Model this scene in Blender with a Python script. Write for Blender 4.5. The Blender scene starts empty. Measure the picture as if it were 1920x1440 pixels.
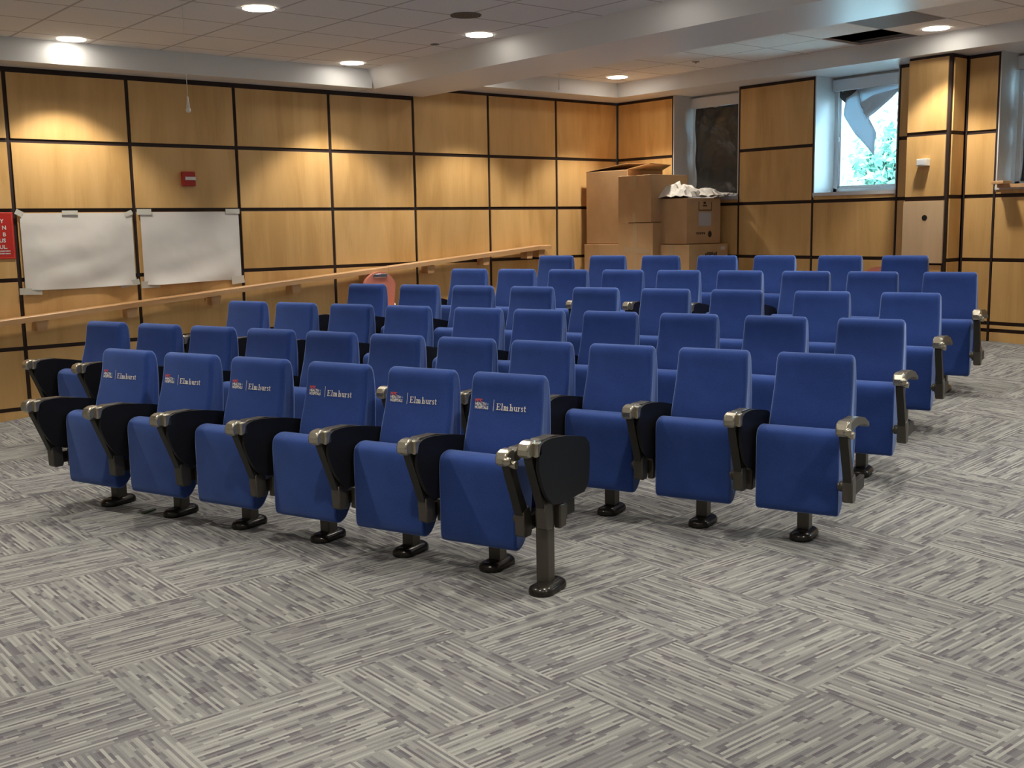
import bpy, bmesh, math, random
from mathutils import Vector, Matrix
random.seed(7)
PI = math.pi
scn = bpy.context.scene
COL = scn.collection

# ---------------------------------------------------------------- camera, world, exposure
cam_d = bpy.data.cameras.new('camera'); cam = bpy.data.objects.new('camera', cam_d); COL.objects.link(cam)
cam_d.sensor_fit = 'HORIZONTAL'; cam_d.sensor_width = 36.0
cam_d.lens = 2037.06/1920*36.0; cam_d.clip_end = 200; cam_d.clip_start = .05
_r = Vector((0.771701, -0.635765, -0.016773)); _u = Vector((0.105167, 0.101554, 0.989256)); _f = Vector((0.62723, 0.765173, -0.145231))
cam.matrix_world = Matrix(((_r.x, _u.x, -_f.x, -9.602), (_r.y, _u.y, -_f.y, -9.609), (_r.z, _u.z, -_f.z, 1.5725), (0, 0, 0, 1)))
scn.camera = cam
scn.view_settings.view_transform = 'Standard'; scn.view_settings.look = 'None'
scn.view_settings.exposure = 1.68; scn.view_settings.gamma = 1.0
scn.view_settings.use_curve_mapping = False

w = bpy.data.worlds.new('sky'); scn.world = w; w.use_nodes = True
bg = w.node_tree.nodes['Background']; bg.inputs[0].default_value = (.48, .76, 1.0, 1); bg.inputs[1].default_value = 10.0

LAMP_POWER = 45.0
LAMP_COLOR = (1.0, .93, .82)

# ---------------------------------------------------------------- materials
def mat(name, col=(.5, .5, .5), rough=.5, metal=0., spec=.5, emit=None, estr=0):
    m = bpy.data.materials.new(name); m.use_nodes = True
    b = m.node_tree.nodes['Principled BSDF']
    b.inputs['Base Color'].default_value = (*col, 1); b.inputs['Roughness'].default_value = rough
    b.inputs['Metallic'].default_value = metal; b.inputs['Specular IOR Level'].default_value = spec
    if emit: b.inputs['Emission Color'].default_value = (*emit, 1); b.inputs['Emission Strength'].default_value = estr
    return m
class NT:
    def __init__(s, m): s.t = m.node_tree; s.b = m.node_tree.nodes['Principled BSDF']
    def n(s, typ, **kw):
        o = s.t.nodes.new(typ)
        for k, v in kw.items():
            if k.startswith('i_'): o.inputs[k[2:].replace('_', ' ')].default_value = v
            else: setattr(o, k, v)
        return o
    def l(s, a, b): s.t.links.new(a, b)
    def math(s, op, a, b=None, c=None):
        o = s.t.nodes.new('ShaderNodeMath'); o.operation = op
        for i, v in enumerate((a, b, c)):
            if v is None: continue
            if isinstance(v, (int, float)): o.inputs[i].default_value = v
            else: s.l(v, o.inputs[i])
        return o.outputs[0]
    def ramp(s, fac, stops, interp='LINEAR'):
        o = s.t.nodes.new('ShaderNodeValToRGB'); o.color_ramp.interpolation = interp
        e = o.color_ramp.elements
        while len(e) < len(stops): e.new(.5)
        for i, (p, c) in enumerate(stops): e[i].position = p; e[i].color = (*c, 1)
        s.l(fac, o.inputs[0]); return o.outputs[0]
    def bump(s, h, strength=.3, dist=.002):
        o = s.t.nodes.new('ShaderNodeBump'); o.inputs['Strength'].default_value = strength; o.inputs['Distance'].default_value = dist
        s.l(h, o.inputs['Height']); s.l(o.outputs[0], s.b.inputs['Normal'])

def wood_mat(name, dark, mid, light, axis='z'):
    m = mat(name, mid, .42, spec=.35); t = NT(m)
    tc = t.n('ShaderNodeTexCoord'); g = t.n('ShaderNodeNewGeometry')
    off = t.math('MULTIPLY', g.outputs['Random Per Island'], 37.0)
    cmb = t.n('ShaderNodeCombineXYZ'); t.l(off, cmb.inputs[0]); t.l(off, cmb.inputs[1]); t.l(off, cmb.inputs[2])
    add = t.n('ShaderNodeVectorMath', operation='ADD'); t.l(tc.outputs['Object'], add.inputs[0]); t.l(cmb.outputs[0], add.inputs[1])
    mp = t.n('ShaderNodeMapping'); mp.inputs['Scale'].default_value = (3.2, 3.2, .55) if axis == 'z' else (.5, 5, 5)
    t.l(add.outputs[0], mp.inputs[0])
    n1 = t.n('ShaderNodeTexNoise', i_Scale=1.6, i_Detail=4., i_Distortion=.6); t.l(mp.outputs[0], n1.inputs['Vector'])
    mp2 = t.n('ShaderNodeMapping'); mp2.inputs['Scale'].default_value = (60, 60, 2.5) if axis == 'z' else (3, 60, 60)
    t.l(add.outputs[0], mp2.inputs[0])
    n2 = t.n('ShaderNodeTexNoise', i_Scale=1.5, i_Detail=3.); t.l(mp2.outputs[0], n2.inputs['Vector'])
    f = t.math('ADD', t.math('MULTIPLY', n1.outputs[0], .86), t.math('MULTIPLY', n2.outputs[0], .14))
    f = t.math('ADD', f, t.math('MULTIPLY', t.math('SUBTRACT', g.outputs['Random Per Island'], .5), .10))
    c = t.ramp(f, [(.34, dark), (.5, mid), (.66, light)])
    t.l(c, t.b.inputs['Base Color']); return m
M = {}
M['wood'] = wood_mat('maple panel', (.56, .325, .112), (.66, .40, .15), (.72, .45, .185))
M['wood_rail'] = wood_mat('maple rail', (.48, .26, .11), (.58, .34, .16), (.65, .40, .2), 'x')
M['reveal'] = mat('dark reveal', (.022, .009, .006), .7)
M['white'] = mat('white wall paint', (.62, .61, .60), .6)
M['soffit'] = mat('soffit paint', (.74, .73, .71), .38, spec=.4)
M['frame'] = mat('white window frame', (.66, .68, .70), .4)
M['bronze'] = mat('dark bronze metal', (.085, .076, .062), .38, .45)
M['upright'] = mat('shaded bronze', (.030, .027, .022), .5, .3)  # bronze darkened in colour to stand in for shade on the arm uprights
M['foot'] = mat('glossy bronze foot', (.022, .019, .015), .22, .3)
M['cap'] = mat('champagne cap', (.40, .37, .30), .27, .8)
M['tablet'] = mat('black laminate', (.006, .006, .007), .5, spec=.3)
M['edge'] = mat('tablet edge', (.10, .10, .10), .45)
M['dark_hole'] = mat('black opening', (.004, .004, .004), .9)
M['slot'] = mat('slot black', (.004, .004, .004), .8)
M['tape'] = mat('masking tape', (.62, .60, .52), .6)
M['clear_tape'] = mat('packing tape', (.52, .37, .22), .22)
M['brown_tape'] = mat('label white', (.5, .48, .5), .6)
M['ink'] = mat('black print', (.03, .02, .015), .7)
M['red'] = mat('red plastic', (.42, .02, .012), .4)
M['redsign'] = mat('red sign', (.52, .022, .014), .45)
M['white_ink'] = mat('white print', (.75, .72, .66), .6)
M['red_ink'] = mat('red print', (.75, .10, .04), .6)
M['teal_ink'] = mat('pale teal print', (.16, .32, .42), .6)
M['white_plastic'] = mat('white plastic', (.72, .70, .64), .4)
M['grille'] = mat('grey grille', (.16, .145, .13), .6)
M['chrome'] = mat('chrome', (.7, .72, .75), .15, 1.)
M['salmon'] = mat('salmon vinyl', (.60, .22, .155), .5)
M['lens'] = mat('lamp lens', (.9, .88, .82), .4, emit=(1., .94, .84), estr=6.5)
M['string'] = mat('white cord', (.75, .70, .6), .6)
M['green'] = mat('green debris', (.03, .06, .015), .6)
M['outwall'] = mat('pale render', (.42, .38, .33), .8)
M['roof'] = mat('grey roofing', (.35, .38, .42), .8)
M['ground'] = mat('outdoor paving', (.4, .45, .42), .9)
M['leaf'] = mat('leaves', (.13, .26, .19), .6)
M['bark'] = mat('bark', (.12, .08, .05), .9)
M['greytile'] = mat('grey tile', (.22, .20, .19), .8)

def cloth():
    m = mat('royal blue upholstery', (.03, .07, .27), .85, spec=.15); t = NT(m)
    tc = t.n('ShaderNodeTexCoord')
    n = t.n('ShaderNodeTexNoise', i_Scale=420., i_Detail=2.); t.l(tc.outputs['Object'], n.inputs['Vector'])
    n2 = t.n('ShaderNodeTexNoise', i_Scale=6., i_Detail=2.); t.l(tc.outputs['Object'], n2.inputs['Vector'])
    f = t.math('ADD', t.math('MULTIPLY', n.outputs[0], .7), t.math('MULTIPLY', n2.outputs[0], .3))
    c = t.ramp(f, [(.3, (.012, .034, .155)), (.7, (.027, .066, .27))]); t.l(c, t.b.inputs['Base Color'])
    t.b.inputs['Sheen Weight'].default_value = .8; t.b.inputs['Sheen Roughness'].default_value = .45
    t.b.inputs['Sheen Tint'].default_value = (.45, .6, 1, 1)
    t.bump(n.outputs[0], .35, .001); return m
M['cloth'] = cloth()

def carpet():
    m = mat('striped carpet tiles', (.3, .3, .28), .95, spec=.1); t = NT(m)
    tc = t.n('ShaderNodeTexCoord'); sp = t.n('ShaderNodeSeparateXYZ'); t.l(tc.outputs['Object'], sp.inputs[0])
    S = .59
    x = t.math('DIVIDE', t.math('ADD', sp.outputs[0], 8.40), S); y = t.math('DIVIDE', t.math('ADD', sp.outputs[1], 5.775), S)
    tx = t.math('FLOOR', x); ty = t.math('FLOOR', y); fx = t.math('SUBTRACT', x, tx); fy = t.math('SUBTRACT', y, ty)
    chk = t.math('MODULO', t.math('ABSOLUTE', t.math('ADD', tx, ty)), 2.0)   # 0 or 1
    chk = t.math('ROUND', chk)
    # tile (0,-1) -> stripes along y : chk = 1
    def mix(a, b):  # chk? a : b
        return t.math('ADD', t.math('MULTIPLY', chk, a), t.math('MULTIPLY', t.math('SUBTRACT', 1.0, chk), b))
    along = mix(fy, fx); across = mix(fx, fy)
    # jitter band widths
    def wn(*v):
        c = t.n('ShaderNodeCombineXYZ')
        for i, q in enumerate(v):
            if isinstance(q, (int, float)): c.inputs[i].default_value = q
            else: t.l(q, c.inputs[i])
        o = t.n('ShaderNodeTexWhiteNoise'); t.l(c.outputs[0], o.inputs['Vector']); return o.outputs['Value']
    tid = t.math('ADD', t.math('MULTIPLY', tx, 13.7), t.math('MULTIPLY', ty, 7.31))
    NL = 54.0
    b0 = t.math('MULTIPLY', across, NL); cell = t.math('FLOOR', b0)
    cell2 = t.math('FLOOR', t.math('ADD', t.math('MULTIPLY', across, NL/2), .5))
    r_c = wn(cell, tid, 1.); r_c2 = wn(cell2, tid, 5.)
    segn = t.math('ADD', 2.0, t.math('MULTIPLY', r_c, 5.0))
    seg = t.math('FLOOR', t.math('ADD', t.math('MULTIPLY', along, segn), t.math('MULTIPLY', r_c2, 9.0)))
    r_s = wn(cell, seg, t.math('ADD', tid, 3.))
    seg2 = t.math('FLOOR', t.math('ADD', t.math('MULTIPLY', along, 11.0), t.math('MULTIPLY', r_c2, 9.0)))
    r_s2 = wn(cell2, seg2, t.math('ADD', tid, 9.))
    light = t.math('GREATER_THAN', t.math('ADD', t.math('MULTIPLY', r_c, .55), t.math('MULTIPLY', r_s, .45)), .56)
    darkd = t.math('GREATER_THAN', r_s2, .72)
    v = t.math('ADD', .43, t.math('MULTIPLY', t.math('SUBTRACT', r_s, .5), .10))
    v = t.math('ADD', v, t.math('MULTIPLY', light, .17))
    v = t.math('SUBTRACT', v, t.math('MULTIPLY', t.math('MULTIPLY', darkd, t.math('SUBTRACT', 1.0, light)), .17))
    v = t.math('ADD', v, t.math('MULTIPLY', t.math('SUBTRACT', t.math('MODULO', cell, 2.0), .5), .13))
    fib = t.n('ShaderNodeTexNoise', i_Scale=260., i_Detail=2.); t.l(tc.outputs['Object'], fib.inputs['Vector'])
    v = t.math('ADD', v, t.math('MULTIPLY', t.math('SUBTRACT', fib.outputs[0], .5), .30))
    c = t.ramp(v, [(.18, (.105, .098, .110)), (.42, (.182, .180, .182)), (.56, (.240, .242, .230)), (.76, (.345, .350, .318))])
    t.l(c, t.b.inputs['Base Color']); t.bump(fib.outputs[0], .5, .004); return m
M['carpet'] = carpet()

def tiles():
    m = mat('acoustic ceiling tiles', (.5, .46, .42), .9, spec=.1); t = NT(m)
    tc = t.n('ShaderNodeTexCoord'); sp = t.n('ShaderNodeSeparateXYZ'); t.l(tc.outputs['Object'], sp.inputs[0])
    def edge(v, o):
        f = t.math('FRACT', t.math('DIVIDE', t.math('ADD', v, o + 60.), .6))
        return t.math('LESS_THAN', t.math('MINIMUM', f, t.math('SUBTRACT', 1.0, f)), .018)
    e = t.math('MAXIMUM', edge(sp.outputs[0], .42), edge(sp.outputs[1], 0.0))
    n = t.n('ShaderNodeTexNoise', i_Scale=90., i_Detail=2.); t.l(tc.outputs['Object'], n.inputs['Vector'])
    c = t.ramp(n.outputs[0], [(.3, (.74, .70, .65)), (.7, (.83, .79, .74))])
    mx = t.n('ShaderNodeMix', data_type='RGBA'); t.l(e, mx.inputs[0]); t.l(c, mx.inputs[6]); mx.inputs[7].default_value = (.50, .45, .41, 1)
    t.l(mx.outputs[2], t.b.inputs['Base Color']); return m
M['tiles'] = tiles()

def cardboard(name, a, b):
    m = mat(name, a, .8, spec=.2); t = NT(m); tc = t.n('ShaderNodeTexCoord')
    n = t.n('ShaderNodeTexNoise', i_Scale=5., i_Detail=4.); t.l(tc.outputs['Object'], n.inputs['Vector'])
    t.l(t.ramp(n.outputs[0], [(.3, a), (.7, b)]), t.b.inputs['Base Color']); return m
M['card'] = cardboard('cardboard', (.50, .31, .155), (.57, .36, .185))
M['card_dark'] = cardboard('brown cardboard', (.27, .16, .08), (.33, .20, .10))
def paper():
    m = mat('white paper', (.76, .72, .66), .7, spec=.2); t = NT(m); tc = t.n('ShaderNodeTexCoord')
    n = t.n('ShaderNodeTexNoise', i_Scale=3.5, i_Detail=2.); t.l(tc.outputs['Object'], n.inputs['Vector'])
    t.bump(n.outputs[0], .5, .03); return m
M['paper'] = paper()
def film():
    m = mat('black plastic film', (.055, .052, .048), .38, spec=.5); t = NT(m); tc = t.n('ShaderNodeTexCoord')
    n = t.n('ShaderNodeTexNoise', i_Scale=2.4, i_Detail=2.5, i_Distortion=1.0); t.l(tc.outputs['Object'], n.inputs['Vector'])
    t.bump(n.outputs[0], 1., .12); return m
M['film'] = film()
M['sheet'] = mat('torn pale film', (.72, .74, .74), .5)
_n = M['sheet'].node_tree; _t = _n.nodes.new('ShaderNodeBsdfTranslucent'); _t.inputs[0].default_value = (.45, .55, .62, 1); _mx = _n.nodes.new('ShaderNodeMixShader'); _mx.inputs[0].default_value = .30
_n.links.new(_n.nodes['Principled BSDF'].outputs[0], _mx.inputs[1]); _n.links.new(_t.outputs[0], _mx.inputs[2]); _n.links.new(_mx.outputs[0], _n.nodes['Material Output'].inputs[0])
M['wood_pale'] = wood_mat('pale blank panel', (.56, .39, .215), (.63, .45, .26), (.68, .49, .29))
def glass():
    m = bpy.data.materials.new('window glass'); m.use_nodes = True; nt = m.node_tree; nt.nodes.clear()
    o = nt.nodes.new('ShaderNodeOutputMaterial'); mx = nt.nodes.new('ShaderNodeMixShader'); f = nt.nodes.new('ShaderNodeFresnel')
    a = nt.nodes.new('ShaderNodeBsdfTransparent'); b = nt.nodes.new('ShaderNodeBsdfGlossy'); b.inputs['Roughness'].default_value = .02
    a.inputs[0].default_value = (.93, .97, .96, 1); f.inputs[0].default_value = 1.45
    nt.links.new(f.outputs[0], mx.inputs[0]); nt.links.new(a.outputs[0], mx.inputs[1]); nt.links.new(b.outputs[0], mx.inputs[2]); nt.links.new(mx.outputs[0], o.inputs[0])
    return m
M['glass'] = glass()

# ---------------------------------------------------------------- helpers
def box(bm, x0, x1, y0, y1, z0, z1, mi=0, bev=0, seg=2):
    vs = [bm.verts.new((x, y, z)) for x in (x0, x1) for y in (y0, y1) for z in (z0, z1)]
    q = [(0, 1, 3, 2), (4, 6, 7, 5), (0, 4, 5, 1), (2, 3, 7, 6), (0, 2, 6, 4), (1, 5, 7, 3)]
    fs = [bm.faces.new([vs[i] for i in f]) for f in q]
    for f in fs: f.material_index = mi
    if bev:
        es = list({e for f in fs for e in f.edges})
        r = bmesh.ops.bevel(bm, geom=es, offset=bev, segments=seg, affect='EDGES', profile=.5)
        for f in r['faces']: f.material_index = mi; f.smooth = True
def prism(bm, pts, a0, a1, axis='x', mi=0, bev=0, seg=3, smooth=False):
    """extrude closed polygon pts (2-D) along axis from a0 to a1"""
    def P(a, p):
        return {'x': (a, p[0], p[1]), 'y': (p[0], a, p[1]), 'z': (p[0], p[1], a)}[axis]
    A = [bm.verts.new(P(a0, p)) for p in pts]; B = [bm.verts.new(P(a1, p)) for p in pts]
    fa = bm.faces.new(A[::-1]); fb = bm.faces.new(B); n = len(pts)
    side = [bm.faces.new((A[i], A[(i+1) % n], B[(i+1) % n], B[i])) for i in range(n)]
    for f in side: f.smooth = smooth; f.material_index = mi
    fa.material_index = fb.material_index = mi
    if bev:
        es = list(fa.edges) + list(fb.edges)
        r = bmesh.ops.bevel(bm, geom=es, offset=bev, segments=seg, affect='EDGES', profile=.5)
        for f in r['faces']: f.smooth = True; f.material_index = mi
def loft(bm, pts, hw, r=.022, steps=5, wf=None):
    n = len(pts); P = [Vector(p) for p in pts]; N = []
    area = sum(P[i].x*P[(i+1) % n].y-P[(i+1) % n].x*P[i].y for i in range(n)); sg = 1 if area > 0 else -1
    for i in range(n):
        t = (P[(i+1) % n]-P[i-1]).normalized(); N.append(Vector((-t.y, t.x))*sg)
    rings = []
    def ring(x, ins):
        out = []
        for p, nn in zip(P, N):
            q = p+nn*ins; out.append(bm.verts.new((x*(wf(q.y) if wf else 1), q.x, q.y)))
        rings.append(out)
    for k in range(steps+1):
        a = PI/2*k/steps; ring(-hw+r*(1-math.sin(a)), r*(1-math.cos(PI/2-a)) if False else r*(1-math.sin(a)))
    for i, rg in enumerate(rings):
        a = PI/2*i/steps
        for v, p, nn in zip(rg, P, N):
            q = p+nn*r*(1-math.sin(a)); x = -hw+r*(1-math.cos(a)); v.co = ((x)*(wf(q.y) if wf else 1), q.x, q.y)
    m = len(rings)
    for i in range(m-1, -1, -1):
        rings.append([bm.verts.new((-v.co.x, v.co.y, v.co.z)) for v in rings[i]])
    for a, b in zip(rings, rings[1:]):
        for i in range(n):
            f = bm.faces.new((a[i], a[(i+1) % n], b[(i+1) % n], b[i])); f.smooth = True
    bm.faces.new(rings[0]); bm.faces.new(rings[-1][::-1])
def cyl(bm, c, r, h, axis='z', n=24, mi=0, r2=None, smooth=True):
    r2 = r if r2 is None else r2
    def P(a, k, rr):
        u, v = rr*math.cos(2*PI*k/n), rr*math.sin(2*PI*k/n)
        return {'x': (c[0]+a, c[1]+u, c[2]+v), 'y': (c[0]+v, c[1]+a, c[2]+u), 'z': (c[0]+u, c[1]+v, c[2]+a)}[axis]
    A = [bm.verts.new(P(0, k, r)) for k in range(n)]; B = [bm.verts.new(P(h, k, r2)) for k in range(n)]
    bm.faces.new(A[::-1]).material_index = mi; bm.faces.new(B).material_index = mi
    for k in range(n):
        f = bm.faces.new((A[k], A[(k+1) % n], B[(k+1) % n], B[k])); f.smooth = smooth; f.material_index = mi
def sphere(bm, c, r, n=16, m=10, mi=0, sc=(1, 1, 1)):
    r_ = bmesh.ops.create_uvsphere(bm, u_segments=n, v_segments=m, radius=r, matrix=Matrix.Translation(c) @ Matrix.Diagonal((*sc, 1)))
    for v in r_['verts']:
        for f in v.link_faces: f.smooth = True; f.material_index = mi
def spline(pts, sub=5):
    out = []; n = len(pts)
    for i in range(n):
        p0, p1, p2, p3 = (Vector(pts[(i+k-1) % n]) for k in range(4))
        for s in range(sub):
            t = s/sub
            out.append(tuple(.5*((2*p1)+(-p0+p2)*t+(2*p0-5*p1+4*p2-p3)*t*t+(-p0+3*p1-3*p2+p3)*t**3)))
    return out
def obj(name, bm, mats, parent=None, loc=(0, 0, 0)):
    if not isinstance(mats, (list, tuple)): mats = [mats]
    bmesh.ops.recalc_face_normals(bm, faces=bm.faces)
    me = bpy.data.meshes.new(name); bm.to_mesh(me); bm.free()
    for m in mats: me.materials.append(M[m])
    o = bpy.data.objects.new(name, me); COL.objects.link(o); o.location = loc
    if parent: o.parent = parent
    return o
def tag(o, label, cat, group=None):
    o['label'] = label; o['category'] = cat
    if group: o['group'] = group
    return o
def thing(name, label, cat, loc=(0, 0, 0), rz=0, group=None):
    o = bpy.data.objects.new(name, None); COL.objects.link(o); o.location = loc; o.rotation_euler = (0, 0, rz)
    o.empty_display_size = .1
    return tag(o, label, cat, group)
def struct(name, bm, mats, parent=None):
    o = obj(name, bm, mats, parent)
    if not parent: o['kind'] = 'structure'
    return o
def text_into(bm, s, size, mapf, mi=0, x=0, y=0, spacing=1., thick=.0, xs=1.):
    cu = bpy.data.curves.new('t', 'FONT'); cu.body = s; cu.size = size; cu.space_character = spacing; cu.offset = thick
    cu.extrude = 0; cu.resolution_u = 3
    o = bpy.data.objects.new('t', cu); COL.objects.link(o)
    dg = bpy.context.evaluated_depsgraph_get(); me = o.evaluated_get(dg).to_mesh()
    base = [bm.verts.new(mapf(v.co.x*xs + x, v.co.y + y)) for v in me.vertices]
    wmax = max((v.co.x*xs for v in me.vertices), default=0)
    for p in me.polygons:
        try:
            f = bm.faces.new([base[i] for i in p.vertices]); f.material_index = mi
        except ValueError: pass
    o.evaluated_get(dg).to_mesh_clear(); bpy.data.objects.remove(o); bpy.data.curves.remove(cu)
    return wmax
def floor_z(x, y): return max(0.0, .078*(x+7.4)+.027*y)

# ---------------------------------------------------------------- room shell
YR, XF = -13.0, -14.0          # right wall, front wall
bm = bmesh.new()
# floor: level in front, ramp rising to the back
def xk(y): return -7.4-.027*y/.078
ys = [0.06, -3, -6, -9, YR]
for i in range(4):
    a, b = ys[i], ys[i+1]
    v = [bm.verts.new(p) for p in [(XF, a, 0), (XF, b, 0), (xk(b), b, 0), (xk(a), a, 0)]]; bm.faces.new(v)
    v2 = [bm.verts.new(p) for p in [(xk(a), a, 0), (xk(b), b, 0), (.06, b, floor_z(.06, b)), (.06, a, floor_z(.06, a))]]; bm.faces.new(v2)
bmesh.ops.remove_doubles(bm, verts=bm.verts, dist=1e-4)
struct('floor', bm, 'carpet')

G = .034   # reveal width
Z2, Z3, Z4, Z5, Z6 = 2.323, 1.755, 1.184, .612, .104
def cells(zs_, ztop, zbot):
    out = []; hi = ztop
    for z in zs_:
        if z < ztop - .05 and z > zbot + .02:
            out.append((z+G/2, hi)); hi = z-G/2
    out.append((zbot, hi)); return out
# left wall
bm = bmesh.new()
box(bm, XF-.1, .1, .012, .10, -.2, 3.3, 1)
for i in range(-14, 0):
    top = 2.887-.02 if i < -3 else 2.993-.02
    x0, x1 = i+G/2, i+1-G/2
    if i == -1: x1 = -.018
    zl = [Z2, Z3, Z4, Z5, Z6]
    for a, b in cells(zl, top, -.1):
        box(bm, x0, x1, 0, .014, a, b, 0)
box(bm, XF, -2.87, .0, .014, 2.911, 3.2, 2); box(bm, -2.87, 0, .0, .014, 3.006, 3.3, 2)
struct('wall_left', bm, ['wood', 'reveal', 'white'])
# back wall
bm = bmesh.new()
SILL = 1.842
segs = [(0, -.907, 2.973), (-1.86, -2.83, 2.973), (-3.77, -4.01, 2.973), (-4.45, -4.75, 2.973), (-5.72, -6.7, 2.973), (-6.7, -7.7, 2.973), (-8.7, -9.7, 2.973), (-9.7, -10.7, 2.973), (-10.7, -11.7, 2.973), (-11.7, -13., 2.973)]
for y0, y1, zt in segs:
    box(bm, .012, .10, y1, y0, -.2, 3.3, 1)
    box(bm, .0, .012, y1, y0, 3.006, 3.3, 2)
    box(bm, .0, .012, y1+.005, y0-.005, 2.975, 2.999, 1)
    box(bm, -.002, .012, y0-.018, y0-.0, 0, 2.999, 1); box(bm, -.002, .012, y1, y1+.018, 0, 2.999, 1)
    for a, b in cells([Z2, Z3, Z4, Z5, .548], zt, -.1):
        box(bm, 0, .014, y1+.018, y0-.018, a, b, 0)
for y0, y1 in [(-.907, -1.86), (-2.83, -3.77), (-4.75, -5.72), (-7.7, -8.7)]:   # below the openings
    box(bm, .012, .10, y1, y0, -.2, SILL-.01, 1)
    for a, b in cells([Z3, Z4, Z5, .548], SILL-.012, -.1):
        box(bm, 0, .014, y1+.006, y0-.006, a, b, 0)
box(bm, .03, .10, -4.47, -3.99, -.2, 3.3, 1)
struct('wall_back', bm, ['wood', 'reveal', 'white'])
# protruding column
bm = bmesh.new()
CX, CY0, CY1 = -.27, -4.01, -4.45
box(bm, CX+.012, .029, CY1+.0125, CY0-.0125, -.1, 3.005, 1)
for a, b in cells([Z2, 1.74, 1.155], 2.985, -.1):
    inset = .020
    box(bm, CX, CX+.014, CY1+inset+.02, CY0-inset, a+.006, b, 0)                         # front
for a, b in cells([Z2, Z3, Z4, Z5], 2.975, -.1):
    box(bm, CX+.045, -.03, CY1, CY1+.014, a, b, 0); box(bm, CX+.03, -.005, CY0-.014, CY0, a, b, 0)
box(bm, CX-.012, CX+.005, CY1+.028, CY0-.012, 1.158, 1.722, 3)                           # blank panel with reveal-less edge
struct('wall_column', bm, ['wood', 'reveal', 'white', 'wood_pale'])
bm = bmesh.new(); cyl(bm, (CX-.0135, -4.24, 1.57), .026, .003, 'x', 20, 0)
o = obj('cable_hole', bm, 'dark_hole'); tag(o, 'round dark cable hole in the blank wooden column panel', 'hole')
# unseen walls closing the room
bm = bmesh.new(); box(bm, XF-.1, .1, YR-.1, YR, -.2, 3.3, 0); struct('wall_right', bm, 'white')
bm = bmesh.new(); box(bm, XF-.1, XF, YR, .1, -.2, 3.3, 0); struct('wall_front', bm, 'white')

# ceilings
CA, CB, SA, SB = 3.09, 3.172, 2.91, 3.01
bm = bmesh.new(); box(bm, XF, -3.5, YR, 0.1, CA, CA+.03, 0); struct('ceiling', bm, 'tiles')
bm = bmesh.new()
hx0, hx1, hy0, hy1 = -1.02, -.42, -4.2, -3.6       # missing tile
box(bm, -3.5, hx0, YR, .1, CB, CB+.02, 0); box(bm, hx1, .1, YR, .1, CB, CB+.02, 0)
box(bm, hx0, hx1, hy1, .1, CB, CB+.02, 0)
box(bm, hx0, hx1, -4.8, hy0, CB, CB+.02, 0); box(bm, hx0, hx1, YR, -4.8, CB, CB+.02, 0)
# void above
box(bm, hx0-.3, hx1+.3, hy0-.3, hy1+.3, CB+.55, CB+.58, 1)
for a in ((hx0-.3, hx0-.28, hy0-.3, hy1+.3), (hx1+.28, hx1+.3, hy0-.3, hy1+.3), (hx0-.3, hx1+.3, hy0-.3, hy0-.28), (hx0-.3, hx1+.3, hy1+.28, hy1+.3)):
    box(bm, *a, CB+.02, CB+.56, 1)
box(bm, -1.60, -1.035, -4.79, -4.215, CB-.003, CB, 2)  # thin grey panel just under one tile of the rear ceiling
struct('ceiling_rear', bm, ['tiles', 'dark_hole', 'greytile'])
def trimbox(name, boxes):
    bm = bmesh.new()
    for b in boxes: box(bm, *b, 0)
    return struct(name, bm, 'soffit')
trimbox('trim_1', [(XF, -3.70, -.335, 0.0, SA, CA+.05)])                            # soffit along the left wall
bm = bmesh.new(); prism(bm, [(-3.78, CA+.05), (-3.665, SA), (-2.87, SA), (-2.87, CB+.05), (-3.78, CB+.05)], YR, 0.0, 'y'); struct('trim_2', bm, 'soffit')  # beam
trimbox('trim_3', [(-2.87, .0, -.385, 0.0, SB, CB+.05)])
trimbox('trim_4', [(-.38, .45, YR, -.385, SB, CB+.05), (0.0, .45, -.386, 0, SB, CB+.05)])
trimbox('trim_5', [(XF, -3.78, YR, YR+.4, SA, CA+.05)])

# window recesses + windows
def recess(n, y0, y1, kind):
    # jambs and sill
    bm = bmesh.new()
    box(bm, -.001, .46, y0-.012, y0+.0, SILL-.05, SB, 0); box(bm, -.001, .46, y1, y1+.012, SILL-.05, SB, 0)
    box(bm, -.012, .46, y1-.0, y0+.0, SILL-.035, SILL, 0, )
    box(bm, .40, .46, y1, y0, SB-.03, SB+.05, 0); box(bm, .40, .46, y1, y0, SILL-.4, SILL, 0)
    struct('trim_%d' % (10+n), bm, 'white')
    bm = bmesh.new()
    fx = .33
    box(bm, fx, fx+.06, y0-.055, y0, SILL, 2.90, 0, .004); box(bm, fx, fx+.06, y1, y1+.055, SILL, 2.90, 0, .004)
    box(bm, fx, fx+.06, y1, y0, SILL, SILL+.045, 0, .004); box(bm, fx, fx+.06, y1, y0, 2.86, 3.015, 0, .004)
    wd = struct('window_%d' % n, bm, 'frame')
    bm = bmesh.new()
    box(bm, fx+.01, fx+.045, y0-.085, y0-.055, SILL+.045, 2.86, 0, .003); box(bm, fx+.01, fx+.045, y1+.055, y1+.08, SILL+.045, 2.86, 0, .003)
    box(bm, fx+.01, fx+.045, y1+.055, y0-.055, SILL+.045, SILL+.07, 0, .003)
    obj('sash', bm, 'frame', wd)
    bm = bmesh.new(); box(bm, fx+.02, fx+.024, y1+.06, y0-.06, SILL+.06, 2.87, 0); obj('pane', bm, 'glass', wd)
    bm = bmesh.new(); box(bm, fx-.055, fx-.005, y1+.004, y0-.012, 2.868, 2.985, 0, .006); obj('blind_case', bm, 'frame', wd)
    return fx, wd
fx, w1 = recess(1, -.907, -1.86, 'film')
fx, w2 = recess(2, -2.83, -3.77, 'open')
fx, w3 = recess(3, -4.75, -5.72, 'film')
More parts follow.
